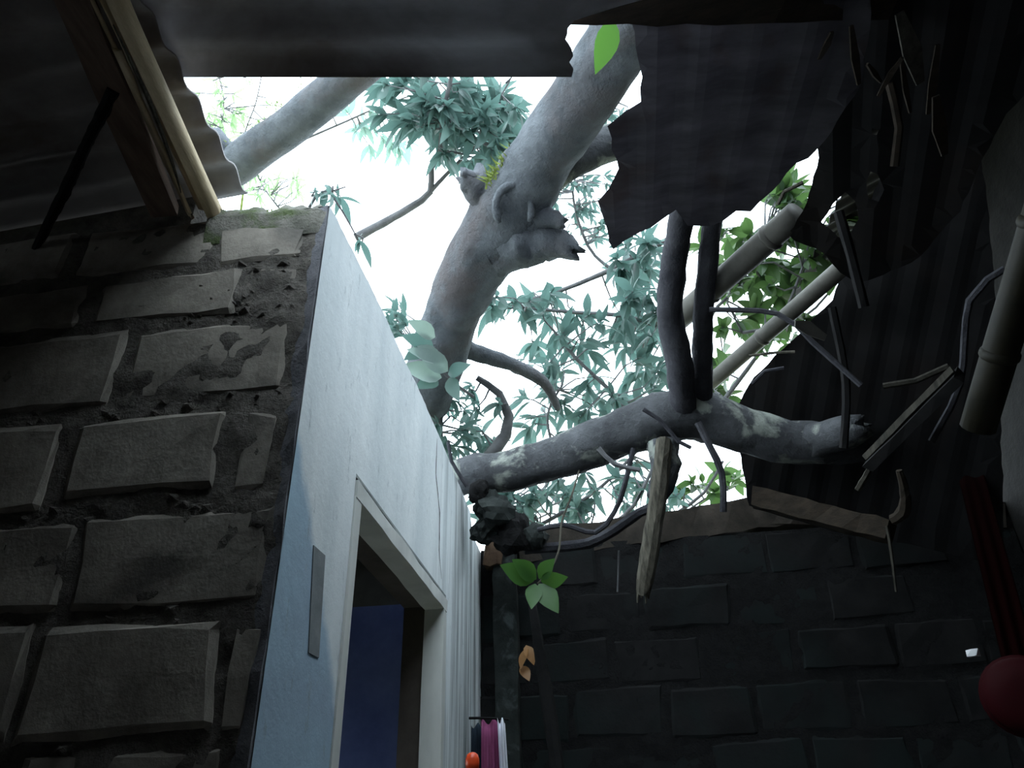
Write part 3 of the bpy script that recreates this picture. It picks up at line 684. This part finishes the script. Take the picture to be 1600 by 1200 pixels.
# loose sticks and split strips
sticks = [([(1380, 603), (1430, 595), (1482, 572)], .007, 1.95, 'thin pale stick pointing at the olive post', 'stick_dim'),
 ([(1108, 484), (1215, 490), (1270, 535), (1345, 602)], .007, 2.15, 'long dark twig crossing in front of both bamboo poles', 'bark_dark'),
 ([(1170, 556), (1210, 551), (1242, 550)], .004, 2.2, 'short pale stick level with the lower bamboo pole end', 'wood_old'),
 ([(1175, 600), (1195, 580), (1225, 575)], .005, 2.3, 'short dark twig above the middle of the log', 'bark_dark'),
 ([(1390, 130), (1405, 200), (1398, 260)], .008, 1.7, 'brown strip dangling beside the tiny bright roof hole', 'wood_brown'),
 ([(1455, 690), (1500, 600), (1515, 470), (1570, 420)], .008, 2.0, 'dark twig rising behind the olive post', 'bark_dark'),
 ([(1310, 330), (1330, 400), (1350, 480)], .012, 2.0, 'dark lath hanging across the upper bamboo end', 'dark_stick'),
 ([(1300, 480), (1322, 600), (1318, 700)], .011, 2.2, 'dark lath hanging over the right part of the log', 'dark_stick'),
 ([(1215, 320), (1225, 300), (1255, 285)], .005, 2.0, 'thin pale sliver at the bright gap above the thick bamboo', 'wood_old')]
for pts, r, d, lab, mt in sticks:
    o = MB().tube([A(x, y, d) for x, y in pts], r, 6, rough=.15, seed=int(pts[0][0]), step=.04).build('loose_stick', M[mt]); tag(o, lab, 'stick')
def flatstrip(name, pts, wpx, d, mat, label, cat):
    P = [A(x, y, d + .02 * i) for i, (x, y) in enumerate(pts)]; vs = []; fs = []; n = len(P)
    for i, p in enumerate(P):
        t = (P[min(i+1, n-1)] - P[max(i-1, 0)]).normalized(); s_ = t.cross((CAM - p).normalized() + Vector((.4, 0, .3))).normalized() * W(wpx, d) / 2 * (1 if 0 < i < n - 1 else .45)
        nn = s_.cross(t).normalized() * .002
        vs += [p - s_ - nn, p + s_ - nn, p + s_ + nn, p - s_ + nn]
    for i in range(n - 1):
        for k in range(4): fs.append((i*4+k, i*4+(k+1)%4, i*4+4+(k+1)%4, i*4+4+k))
    fs += [(3,2,1,0), (n*4-4, n*4-3, n*4-2, n*4-1)]
    o = MB().add(vs, fs).build(name, mat); return tag(o, label, cat)
flatstrip('bamboo_strip', [(1330, 40), (1336, 90), (1342, 132)], 12, 1.55, M['wood_brown'], 'pale torn strip hanging in the upper right below the beam', 'strip')
flatstrip('bamboo_strip', [(1300, 50), (1292, 70), (1280, 92)], 10, 1.55, M['wood_brown'], 'short torn strip slanting left below the top beam', 'strip')
flatstrip('bamboo_strip', [(1410, 90), (1392, 115), (1372, 150)], 8, 1.55, M['wood_brown'], 'thin torn strip slanting across the dark upper right', 'strip')
flatstrip('bamboo_strip', [(1355, 100), (1366, 115), (1376, 128)], 8, 1.54, M['wood_brown'], 'tiny torn strip crossing the slanting one in the upper right', 'strip')
flatstrip('bamboo_strip', [(1405, 20), (1425, 80), (1438, 130)], 26, 1.6, M['stick_dim'], 'wide brown torn strip hanging from the top beam', 'strip')
flatstrip('bamboo_strip', [(1408, 95), (1415, 140), (1422, 176)], 8, 1.58, M['wood_brown'], 'narrow torn strip below the wide brown one', 'strip')
flatstrip('bamboo_strip', [(1465, 70), (1458, 130), (1450, 178)], 12, 1.58, M['wood_brown'], 'torn strip hanging down at the right of the wide brown one', 'strip')
flatstrip('dead_leaf_blade', [(1462, 150), (1468, 200), (1476, 242)], 20, 1.6, M['wood_brown'], 'pointed dry blade hanging lowest in the dark upper right', 'dead leaf')
flatstrip('split_strip', [(1242, 506), (1262, 512), (1290, 528)], 22, 2.1, M['bamboo'], 'pale split strip lying on the long dark twig', 'strip')

# ------------------------------------------------------------------ foliage
def leaf_mesh(name, ratio, fold=.25, curl=.25, nl=6):
    vs = []; fs = []
    for i in range(nl + 1):
        t = i / nl; wd = ratio * (math.sin(math.pi * t ** .8) * .5 + .02) if 0 < i < nl else ratio * .015
        zc = -curl * t * t
        vs += [(t, -wd, zc + fold * wd), (t, 0, zc), (t, wd, zc + fold * wd)]
    for i in range(nl):
        a = i * 3; fs += [(a, a + 3, a + 4, a + 1), (a + 1, a + 4, a + 5, a + 2)]
    me = bpy.data.meshes.new(name); me.from_pydata(vs, [], fs); me.update()
    me.polygons.foreach_set('use_smooth', [True] * len(me.polygons)); return me
LM = {}
def leafdata(kind, mat):
    k = (kind, mat)
    if k not in LM:
        ratio, fold, curl = {'lance': (.27, .3, .3), 'broad': (.46, .2, .2), 'thin': (.15, .2, .35), 'oval': (.55, .15, .12)}[kind]
        LM[k] = leaf_mesh('leaf', ratio, fold, curl); LM[k].materials.append(M[mat])
    return LM[k]
def put_leaf(root, p, d, nrm, ln, me, name='leaf'):
    o = bpy.data.objects.new(name, me); C.objects.link(o); o.parent = root
    x = d.normalized(); y = nrm.cross(x)
    if y.length < 1e-3: y = Vector((1,0,0)).cross(x)
    y.normalize(); zz = x.cross(y)
    R = Matrix((x, y, zz)).transposed()
    o.rotation_euler = R.to_euler(); o.location = p - wloc(root); o.scale = (ln,) * 3
    return o
def foliage(name, label, cat, stems, region, dist, leafpx, count, kind, mat, seed, whorl=7, stem_mat='twig', twigs=True, stuff=0, group=None, droop=.35, hand=()):
    rr = random.Random(seed)
    root = empty(name, A(*stems[0][0][0], stems[0][1]), label, cat, group)
    allp = []; brs = []
    for pts, d, r0, r1 in stems:
        P = [A(x, y, d) for x, y in pts]; n = len(P)
        br = MB().tube(P, [r0 + (r1 - r0) * i / (n - 1) for i in range(n)], 8, rough=.15, seed=seed, step=.05).build('branch', M[stem_mat], root, True); brs.append(br)
        for a, b_ in zip(P, P[1:]):
            for k in range(5): allp.append((a.lerp(b_, k / 5), br))
    me = leafdata(kind, mat); tw = MB(); sm = MB(); made = 0; base = np.array([v.co[:] for v in me.vertices]); faces = [tuple(p.vertices) for p in me.polygons]
    total = count + stuff
    while made < total:
        # a twig tip inside the seen area, hung on the nearest branch
        (cx, cy, rx, ry) = rr.choice(region)
        while True:
            u, v = rr.uniform(-1, 1), rr.uniform(-1, 1)
            if u * u + v * v <= 1: break
        d = rr.uniform(*dist); tip = A(cx + u * rx, cy + v * ry, d)
        near, nb = min(allp, key=lambda q: (q[0] - tip).length)
        dirn = (tip - near); ln_ = dirn.length
        if ln_ > .35: near = tip - dirn.normalized() * .35
        dirn = (tip - near).normalized() if ln_ > 1e-3 else Vector((0, 0, 1))
        if twigs: tw.tube([near, near.lerp(tip, .55) + Vector((rr.uniform(-.03, .03), rr.uniform(-.03, .03), rr.uniform(-.02, .04))), tip], [.0045, .0035, .002], 5, step=.08)
        for k in range(whorl):
            if made >= total: break
            az = 2 * math.pi * (k + rr.random() * .6) / whorl
            s1 = dirn.cross(Vector((.3, .2, 1))).normalized(); s2 = dirn.cross(s1)
            sp = rr.uniform(.5, 1.5)
            ld = (dirn + (s1 * math.cos(az) + s2 * math.sin(az)) * sp + Vector((0, 0, -droop * rr.random() * 2))).normalized()
            nrm = (Vector((0, 0, 1)) + Vector((rr.uniform(-.8, .8), rr.uniform(-.8, .8), rr.uniform(-.4, .4)))).normalized()
            ll = W(leafpx, d) * rr.uniform(.6, 1.3); p = tip - dirn * rr.uniform(0, .05)
            if made < count: put_leaf(nb, p, ld, nrm, ll, me)
            else:
                y = nrm.cross(ld).normalized(); zz = ld.cross(y); R = np.array([ld[:], y[:], zz[:]])
                sm.add([tuple(r) for r in (base * ll) @ R + np.array(p[:])], faces)
            made += 1
    if tw.v: tag(tw.build('twigs', M[stem_mat], root), kind='stuff')
    if sm.v: tag(sm.build('small_leaves', M[mat], root), kind='stuff')
    return root
T = foliage
T('leafy_branch', 'leafy branch with dense dark clusters at the top centre left of the trunk', 'branch',
  [([(555, 372), (600, 348), (640, 325), (672, 300), (674, 262), (688, 235), (692, 180), (705, 120), (715, 60)], 4.2, .024, .008), ([(672, 300), (700, 270), (722, 248), (760, 215)], 4.2, .012, .006), ([(688, 235), (720, 240), (740, 246)], 4.2, .008, .004), ([(790, 130), (800, 120), (760, 190), (740, 240)], 4.3, .005, .004)],
  [(640, 165, 60, 55), (700, 150, 70, 60), (725, 205, 55, 55), (755, 235, 45, 35), (680, 190, 50, 40), (780, 180, 30, 40)], (4.0, 4.6), 42, 250, 'lance', 'leaf_mid', 11, stuff=380)
T('leafy_branch', 'sparse pale leaves floating against white sky left of centre', 'branch', [([(470, 220), (540, 190), (585, 170), (640, 150)], 4.8, .007, .004)],
  [(520, 185, 70, 35), (590, 200, 40, 45), (620, 230, 30, 20)], (4.6, 5.2), 26, 70, 'lance', 'leaf_far', 12, whorl=5)
T('bamboo_foliage', 'fine feathery bamboo leaves beside the wavy roof edge at left', 'foliage', [([(300, 330), (330, 240), (350, 170), (340, 110)], 5.2, .006, .003), ([(440, 330), (410, 290), (395, 250)], 5.2, .006, .003), ([(380, 300), (380, 220), (400, 160), (410, 110)], 5.4, .006, .003)],
  [(340, 160, 45, 45), (355, 220, 45, 45), (390, 160, 50, 40), (400, 285, 45, 28), (440, 290, 40, 22), (350, 265, 30, 30)], (4.8, 5.6), 22, 290, 'thin', 'leaf_bamboo', 13, whorl=6, droop=.7, stuff=150)
bf = [o for o in C.objects if o.name.startswith('bamboo_foliage')][0]
for k, (x, y) in enumerate(((300, 330), (380, 300), (440, 330))):
    q = A(x, y, 5.3); MB().tube([(q.x - .3 + .2 * k, q.y + .4, -.05), (q.x - .1 + .1 * k, q.y + .3, q.z * .55), q], [.02, .016, .007], 8).build('culm', M['moss'], bf, True)
T('leaf_spray', 'drooping leaf spray above the top corner of the white wall', 'leaves', [([(470, 345), (495, 305), (515, 300), (540, 292)], 2.6, .006, .002), ([(515, 300), (535, 330), (560, 375)], 2.6, .004, .002)],
  [(505, 298, 25, 10), (535, 315, 25, 25), (555, 370, 15, 15)], (2.5, 2.7), 34, 26, 'lance', 'leaf_mid', 14, whorl=5)
T('leafy_branch', 'small leaved branch showing between the trunk and the torn dark sheet', 'branch', [([(985, 440), (930, 400), (905, 350), (895, 300), (900, 270)], 3.9, .010, .004), ([(935, 200), (960, 170), (985, 120)], 3.9, .005, .003)],
  [(890, 310, 40, 30), (915, 345, 45, 40), (940, 330, 30, 40), (960, 165, 22, 22), (930, 300, 40, 30)], (3.7, 4.2), 21, 250, 'lance', 'leaf_mid', 15, whorl=6)
T('leafy_branch', 'broad mass of blue green leaves in the middle of the hole', 'branch', [([(1060, 365), (1000, 398), (940, 428), (870, 456), (800, 475), (735, 484)], 3.7, .014, .008), ([(1060, 520), (980, 495), (900, 488), (800, 480)], 3.6, .012, .007), ([(1000, 700), (960, 620), (900, 560), (860, 510)], 3.5, .012, .006), ([(870, 720), (855, 650), (880, 600)], 3.6, .008, .005)],
  [(830, 475, 80, 22), (900, 500, 90, 40), (960, 520, 80, 60), (880, 560, 70, 50), (990, 580, 60, 60), (870, 640, 60, 50), (940, 640, 60, 40), (1010, 470, 35, 70), (1000, 410, 40, 40)], (3.3, 4.0), 42, 300, 'lance', 'leaf_mid', 16, stuff=420)
T('leafy_branch', 'dark bushy leaves along the top of the white wall by the trunk foot', 'branch', [([(760, 720), (790, 680), (795, 650), (780, 615), (745, 590)], 3.0, .028, .012), ([(690, 700), (690, 640), (700, 590)], 3.0, .008, .004)],
  [(690, 620, 35, 50), (705, 660, 45, 50), (735, 690, 45, 30), (740, 620, 50, 40), (620, 500, 28, 20)], (2.9, 3.3), 34, 170, 'lance', 'leaf_mid', 17, stuff=60)
T('leafy_branch', 'tangle of leaves and twigs seen beneath the lichen log', 'branch', [([(790, 850), (880, 800), (940, 760), (1000, 700)], 3.2, .010, .006), ([(860, 860), (940, 830), (990, 790), (1020, 730)], 2.9, .012, .006), ([(1060, 800), (1100, 770), (1130, 720)], 3.1, .008, .005), ([(820, 740), (860, 790), (850, 850)], 3.3, .006, .003), ([(900, 720), (930, 780), (915, 850)], 3.2, .005, .003)],
  [(810, 770, 55, 40), (870, 790, 60, 40), (940, 780, 70, 45), (1010, 760, 50, 45), (790, 810, 40, 30)], (2.9, 3.6), 36, 230, 'lance', 'leaf_mid', 18, stuff=160)
T('leafy_branch', 'bright green leaves low behind the upright limbs above the ledge', 'branch', [([(1060, 810), (1100, 780), (1150, 760)], 3.6, .006, .003)],
  [(1095, 775, 40, 22), (1130, 745, 30, 20)], (3.4, 4.0), 30, 60, 'broad', 'leaf_green', 19)
T('leafy_branch', 'green leaves crowding behind the two slanting bamboo poles', 'branch', [([(1120, 640), (1180, 560), (1230, 480), (1260, 400)], 3.2, .010, .005), ([(1120, 480), (1180, 420), (1200, 360)], 3.3, .007, .004), ([(1160, 520), (1250, 500), (1310, 440)], 3.2, .007, .004)],
  [(1140, 400, 50, 50), (1180, 460, 60, 60), (1240, 420, 50, 50), (1270, 400, 40, 40), (1150, 530, 55, 60), (1120, 590, 40, 40), (1230, 340, 40, 40), (1330, 350, 40, 30), (1250, 510, 40, 30), (1365, 290, 20, 30), (1225, 300, 15, 18)], (3.0, 3.7), 36, 300, 'broad', 'leaf_green', 20, stuff=420)
# big pale leaves at the foot of the trunk
big = empty('big_leaf_sprig', A(690, 600, 2.75), 'sprig of large pale leaves where the trunk meets the wall', 'leaves')
MB().tube([A(740, 620, 2.8), A(700, 590, 2.76), A(668, 545, 2.74)], [.006, .005, .003], 6).build('stem', M['twig'], big)
for (x0, y0, x1, y1, mt) in [(680, 527, 648, 503, 'leaf_pale'), (678, 545, 640, 525, 'leaf_mid'), (690, 560, 648, 545, 'leaf_pale'), (700, 580, 660, 548, 'leaf_pale'), (690, 590, 638, 570, 'leaf_pale'), (685, 596, 655, 600, 'leaf_mid'), (700, 585, 725, 570, 'leaf_mid'), (702, 590, 712, 618, 'leaf_mid'), (660, 550, 638, 556, 'leaf_mid')]:
    p, q = A(x0, y0, 2.74), A(x1, y1, 2.66)
    put_leaf(big, p, q - p, (CAM - p).normalized() + Vector((rnd.uniform(-.3, .3), 0, .35)), (q - p).length * 1.1, leafdata('broad', mt))
# hanging leaf at the top end of the trunk
hl = empty('hanging_leaf', A(968, 30, 1.9), 'single bright green leaf hanging at the top of the thick trunk', 'leaf')
MB().tube([A(990, 18, 1.95), A(972, 26, 1.9), A(960, 36, 1.88)], [.006, .005, .002], 6).build('stem', M['wood_old'], hl)
p, q = A(958, 30, 1.88), A(936, 112, 1.84); put_leaf(hl, p, q - p, Vector((.5, -.9, .1)), (q - p).length, leafdata('broad', 'leaf_near'))
# sprig hanging before the back wall
sp = empty('hanging_sprig', A(845, 905, 2.2), 'glossy green five leaf sprig dangling on a vine before the back wall', 'leaves')
MB().tube([A(905, 735, 2.4), A(893, 775, 2.35), A(878, 815, 2.3), A(873, 860, 2.25), A(858, 892, 2.21), A(840, 912, 2.2)], [.003, .003, .003, .003, .0025, .0025], 6).build('vine', M['wood_old'], sp)
for (x0, y0, x1, y1, nr) in [(834, 908, 788, 884, (-.2, -.8, .5)), (838, 905, 806, 876, (0, -.5, .8)), (836, 912, 831, 946, (.1, -.9, .2)), (842, 912, 870, 952, (.3, -.8, .3)), (842, 904, 862, 876, (0, -.6, .7)), (845, 908, 882, 904, (0, -.4, -.9))]:
    p, q = A(x0, y0, 2.2), A(x1, y1, 2.15); put_leaf(sp, p, q - p, Vector(nr) * .5 + (CAM - p).normalized(), (q - p).length * 1.06, leafdata('oval', 'leaf_near'))
# vines and twigs over the wall top
for pts, d, r, lab, mt in [([(820, 858), (870, 855), (920, 848), (960, 828), (1000, 800), (1030, 790)], 2.42, .016, 'thick dark branch curving along the top of the back wall', 'bark_dark'),
  ([(840, 828), (880, 820), (930, 832), (960, 800), (975, 760), (990, 700)], 2.36, .008, 'thin bent twig looping above the curved branch', 'bark_dark'),
  ([(1005, 640), (1030, 655), (1060, 690), (1080, 700)], 2.2, .006, 'dark twig crossing the top of the log', 'bark_dark'),
  ([(1130, 800), (1128, 740), (1110, 700), (1090, 660)], 2.3, .010, 'dark curved twig hanging right of the broken stick', 'bark_dark'),
  ([(967, 860), (966, 900), (965, 925)], 2.45, .003, 'thin dangling root above the dark back wall', 'twig'),
  ([(700, 690), (705, 720), (730, 760)], 2.35, .006, 'small twig at the far top of the white wall', 'bark_dark'),
  ([(1000, 735), (960, 725), (935, 700)], 2.25, .007, 'pale stub twig reaching left from the broken stick', 'twig')]:
    o = MB().tube([A(x, y, d) for x, y in pts], r, 7, rough=.2, seed=int(pts[0][1]), step=.03).build('twig', M[mt]); tag(o, lab, 'twig')
# crumbling mossy cap on the corner of the wall
cap = MB(); nx, ny = 34, 12; vs = []; fs = []
for j in range(ny + 1):
    for i in range(nx + 1):
        u, v = i / nx, j / ny; x = -.66 + .225 * u; y = YG - .004 + .128 * v
        h = (.062 - .03 * u + .016 * noise.noise(Vector((x * 28, y * 30, 2))) + .010 * noise.noise(Vector((x * 70, y * 70, 6)))) * min(1, (1 - u) * 9 + .25) * (.35 if j in (0, ny) else .85 if j in (1, ny - 1) else 1)
        vs.append((x, y, 2.468 + h))
for j in range(ny):
    for i in range(nx): a = j * (nx + 1) + i; fs.append((a, a + 1, a + nx + 2, a + nx + 1))
n0 = len(vs); vs += [(-.66 + .225 * i / nx, YG + .002, 2.43) for i in range(nx + 1)]
for i in range(nx): fs.append((n0 + i, n0 + i + 1, i + 1, i))
cap.add(vs, fs).build('mossy_cap', M['cap'], wall_front, True)
# grass on the corner of the wall
gt = MB()
for i in range(170):
    p = Vector((rnd.uniform(-.62, -.45), rnd.uniform(YG + .01, YG + .12), 0)); p.z = 2.515 + (p.x + .66) * -.13; h = rnd.uniform(.008, .026); d = Vector((rnd.uniform(-.5, .5), rnd.uniform(-.5, .2), 1)).normalized() * h
    s_ = Vector((rnd.uniform(-1, 1), rnd.uniform(-1, 1), 0)).normalized() * .0025; gt.add([p - s_, p + s_, p + d], [(0, 1, 2)])
tag(gt.build('grass_tuft', M['moss']), 'short moss and grass growing on the broken top of the block wall', 'grass', kind='stuff')
# rubble heaped at the far corner where wall and log meet
heap = empty('rubble_heap', A(790, 850, 2.42), 'heap of dark mortar rubble where the white wall meets the back wall', 'rubble')
for i, (x, y, r) in enumerate([(772, 795, .062), (800, 836, .058), (838, 842, .04), (752, 768, .033), (758, 832, .045)]):
    c = A(x, y, 2.42); bm = bmesh.new(); bmesh.ops.create_icosphere(bm, subdivisions=3, radius=r)
    for v in bm.verts: v.co *= 1 + .55 * noise.noise(v.co * 16 + Vector((i * 5, 0, 0))) + .3 * noise.noise(v.co * 55)
    bmesh.ops.translate(bm, verts=bm.verts, vec=c); me = bpy.data.meshes.new('lump'); bm.to_mesh(me); bm.free()
    link('lump', me, M['soot_mortar' if i % 2 else 'column'], heap)

# ------------------------------------------------------------------ corner column and hanging things
cm = MB(); vs = []; n = 24
b = MB().beam((-0.345, YB - .02, 0), (-0.345, YB - .02, 2.41), .075, .05, up=(0,1,0), segs=40, jit=.004, seed=51); tag(b.build('trim_2', M['column']), kind='structure')
b = MB().beam(AY(757, 868, YB - .03), AY(788, 866, YB - .03), .05, .085, segs=3, jit=.004, seed=52); o = b.build('clay_brick', M['brick']); tag(o, 'orange brown clay brick at the top of the back corner', 'brick')
o = MB().tube([A(832, 945, 2.36), A(845, 1030, 2.33), A(858, 1110, 2.3), A(882, 1290, 2.25), A(905, 1500, 2.2)], [.012, .017, .02, .02, .02], 8, rough=.1, seed=61).build('leaning_pole', M['dark_stick']); tag(o, 'black pole leaning against the back wall under the green sprig', 'pole')
dl = empty('dry_leaf', A(820, 1030, 2.4), 'curled orange brown dry leaf stuck in the back corner', 'dead leaf')
for (x0, y0, x1, y1, nr) in [(822, 1008, 834, 1034, (.3, -.8, .5)), (824, 1012, 812, 1040, (-.6, -.7, .2)), (815, 1040, 826, 1060, (.4, -.8, -.4))]:
    p, q = A(x0, y0, 2.4), A(x1, y1, 2.37); put_leaf(dl, p, q - p, Vector(nr), (q - p).length * 1.1, leafdata('oval', 'dry'), 'leaf_lobe')
def cloth(name, x0, x1, y0, y1, d, mat, label, cat, lean=0, folds=3, amp=.012, seed=0):
    nx, nz = 18, 16; vs = []; fs = []
    P0 = A(x0, y0, d); P1 = A(x1, y0, d); zt = P0.z
    hgt = W(y1 - y0, d); right = (P1 - P0); right.z = 0; nrm = Vector((right.y, -right.x, 0)).normalized()
    for k in (0, 1):
        for j in range(nz + 1):
            for i in range(nx + 1):
                u, v = i / nx, j / nz
                o_ = amp * math.sin(u * folds * 2 * math.pi + seed + .8 * v) * (.25 + .75 * v) + (.018 * math.sin(min(v / .12, 1) * math.pi / 2) - .018)
                vs.append(P0 + right * (u * (1 + .18 * v) + lean * v) + nrm * (o_ - .003 * k) + Vector((0, 0, -hgt * v + .006 * math.sin(u * 9 + seed) * (1 - v))))
    n = (nx + 1) * (nz + 1); ix = lambda i, j, k: k * n + j * (nx + 1) + i
    for j in range(nz):
        for i in range(nx):
            fs += [(ix(i,j,0), ix(i,j+1,0), ix(i+1,j+1,0), ix(i+1,j,0)), (ix(i,j,1), ix(i+1,j,1), ix(i+1,j+1,1), ix(i,j+1,1))]
    for j in range(nz):
        for i in (0, nx): fs.append((ix(i,j,0), ix(i,j+1,0), ix(i,j+1,1), ix(i,j,1)))
    for i in range(nx):
        for j in (0, nz): fs.append((ix(i,j,0), ix(i+1,j,0), ix(i+1,j,1), ix(i,j,1)))
    return tag(MB().add(vs, fs).build(name, mat, smooth=True), label, cat)
cloth('pink_towel', 752, 778, 1126, 1290, 1.9, M['pink'], 'pink cloth hanging in the corner at the far end of the white wall', 'cloth', seed=1)
cloth('white_towel', 777, 789, 1124, 1280, 1.88, M['whitecloth'], 'narrow white cloth hanging beside the pink one', 'cloth', lean=.55, folds=1.5, seed=2)
cloth('dark_garment', 736, 756, 1132, 1300, 1.93, M['navy'], 'black cloth hanging between the white wall and the pink cloth', 'cloth', seed=3, amp=.008)
o = MB().tube([A(733, 1122, 1.92), A(760, 1122, 1.91), A(795, 1124, 1.90)], .003, 6).build('clothes_rail', M['dark_stick']); tag(o, 'thin rail carrying the pink white and black cloths', 'rail')
c = A(738, 1200, 1.78); bt = empty('orange_bottle', c + Vector((0, 0, -.12)), 'orange red bottle with a round cap at the bottom edge of the photo', 'bottle')
MB().lathe(c, [(0.0005, .030), (.006, .029), (.0115, .025), (.0145, .017), (.015, .008), (.014, -.002), (.0005, -.002)], 18).build('cap', M['orange'], bt, True)
MB().lathe(c, [(.010, -.002), (.012, -.012), (.024, -.03), (.027, -.045), (.027, -.20), (.0005, -.20)], 18).build('bottle_body', M['orange'], bt, True)
o = MB().beam(c + Vector((-.12, .02, -.212)), c + Vector((.10, .02, -.212)), .10, .024, segs=1).build('wall_shelf', M['wood_brown']); tag(o, 'small wooden shelf under the orange bottle', 'shelf')
# dim red things on the right
cloth('red_curtain', 1497, 1540, 745, 1010, 2.5, M['redcloth'], 'dark red cloth hanging in the gloom on the right', 'cloth', lean=-.8, folds=2.5, seed=5, amp=.006)
c = A(1600, 1088, 2.25); n_ = (CAM - c).normalized(); bs = MB()
prof = [(.0005, .07), (.05, .072), (.085, .062), (.108, .04), (.117, .0), (.121, -.03), (.127, -.032), (.127, -.038), (.112, -.036), (.10, .03), (.06, .06), (.0005, .062)]
bs.lathe((0, 0, 0), prof, 28); me = bs.mesh('red_basin'); q = n_.to_track_quat('Z', 'Y'); me.transform(Matrix.Translation(c) @ q.to_matrix().to_4x4() @ Matrix.Scale(.72, 4))
tag(link('red_basin', me, M['red'], smooth=True), 'dull red rounded basin at the lower right edge of the photo', 'basin')
o = MB().beam(A(1513, 1022, 2.3), A(1528, 1019, 2.3), .018, .014, segs=2, jit=.002, seed=3).build('white_clip', M['white']); tag(o, 'small white scrap just above the red basin', 'clip')
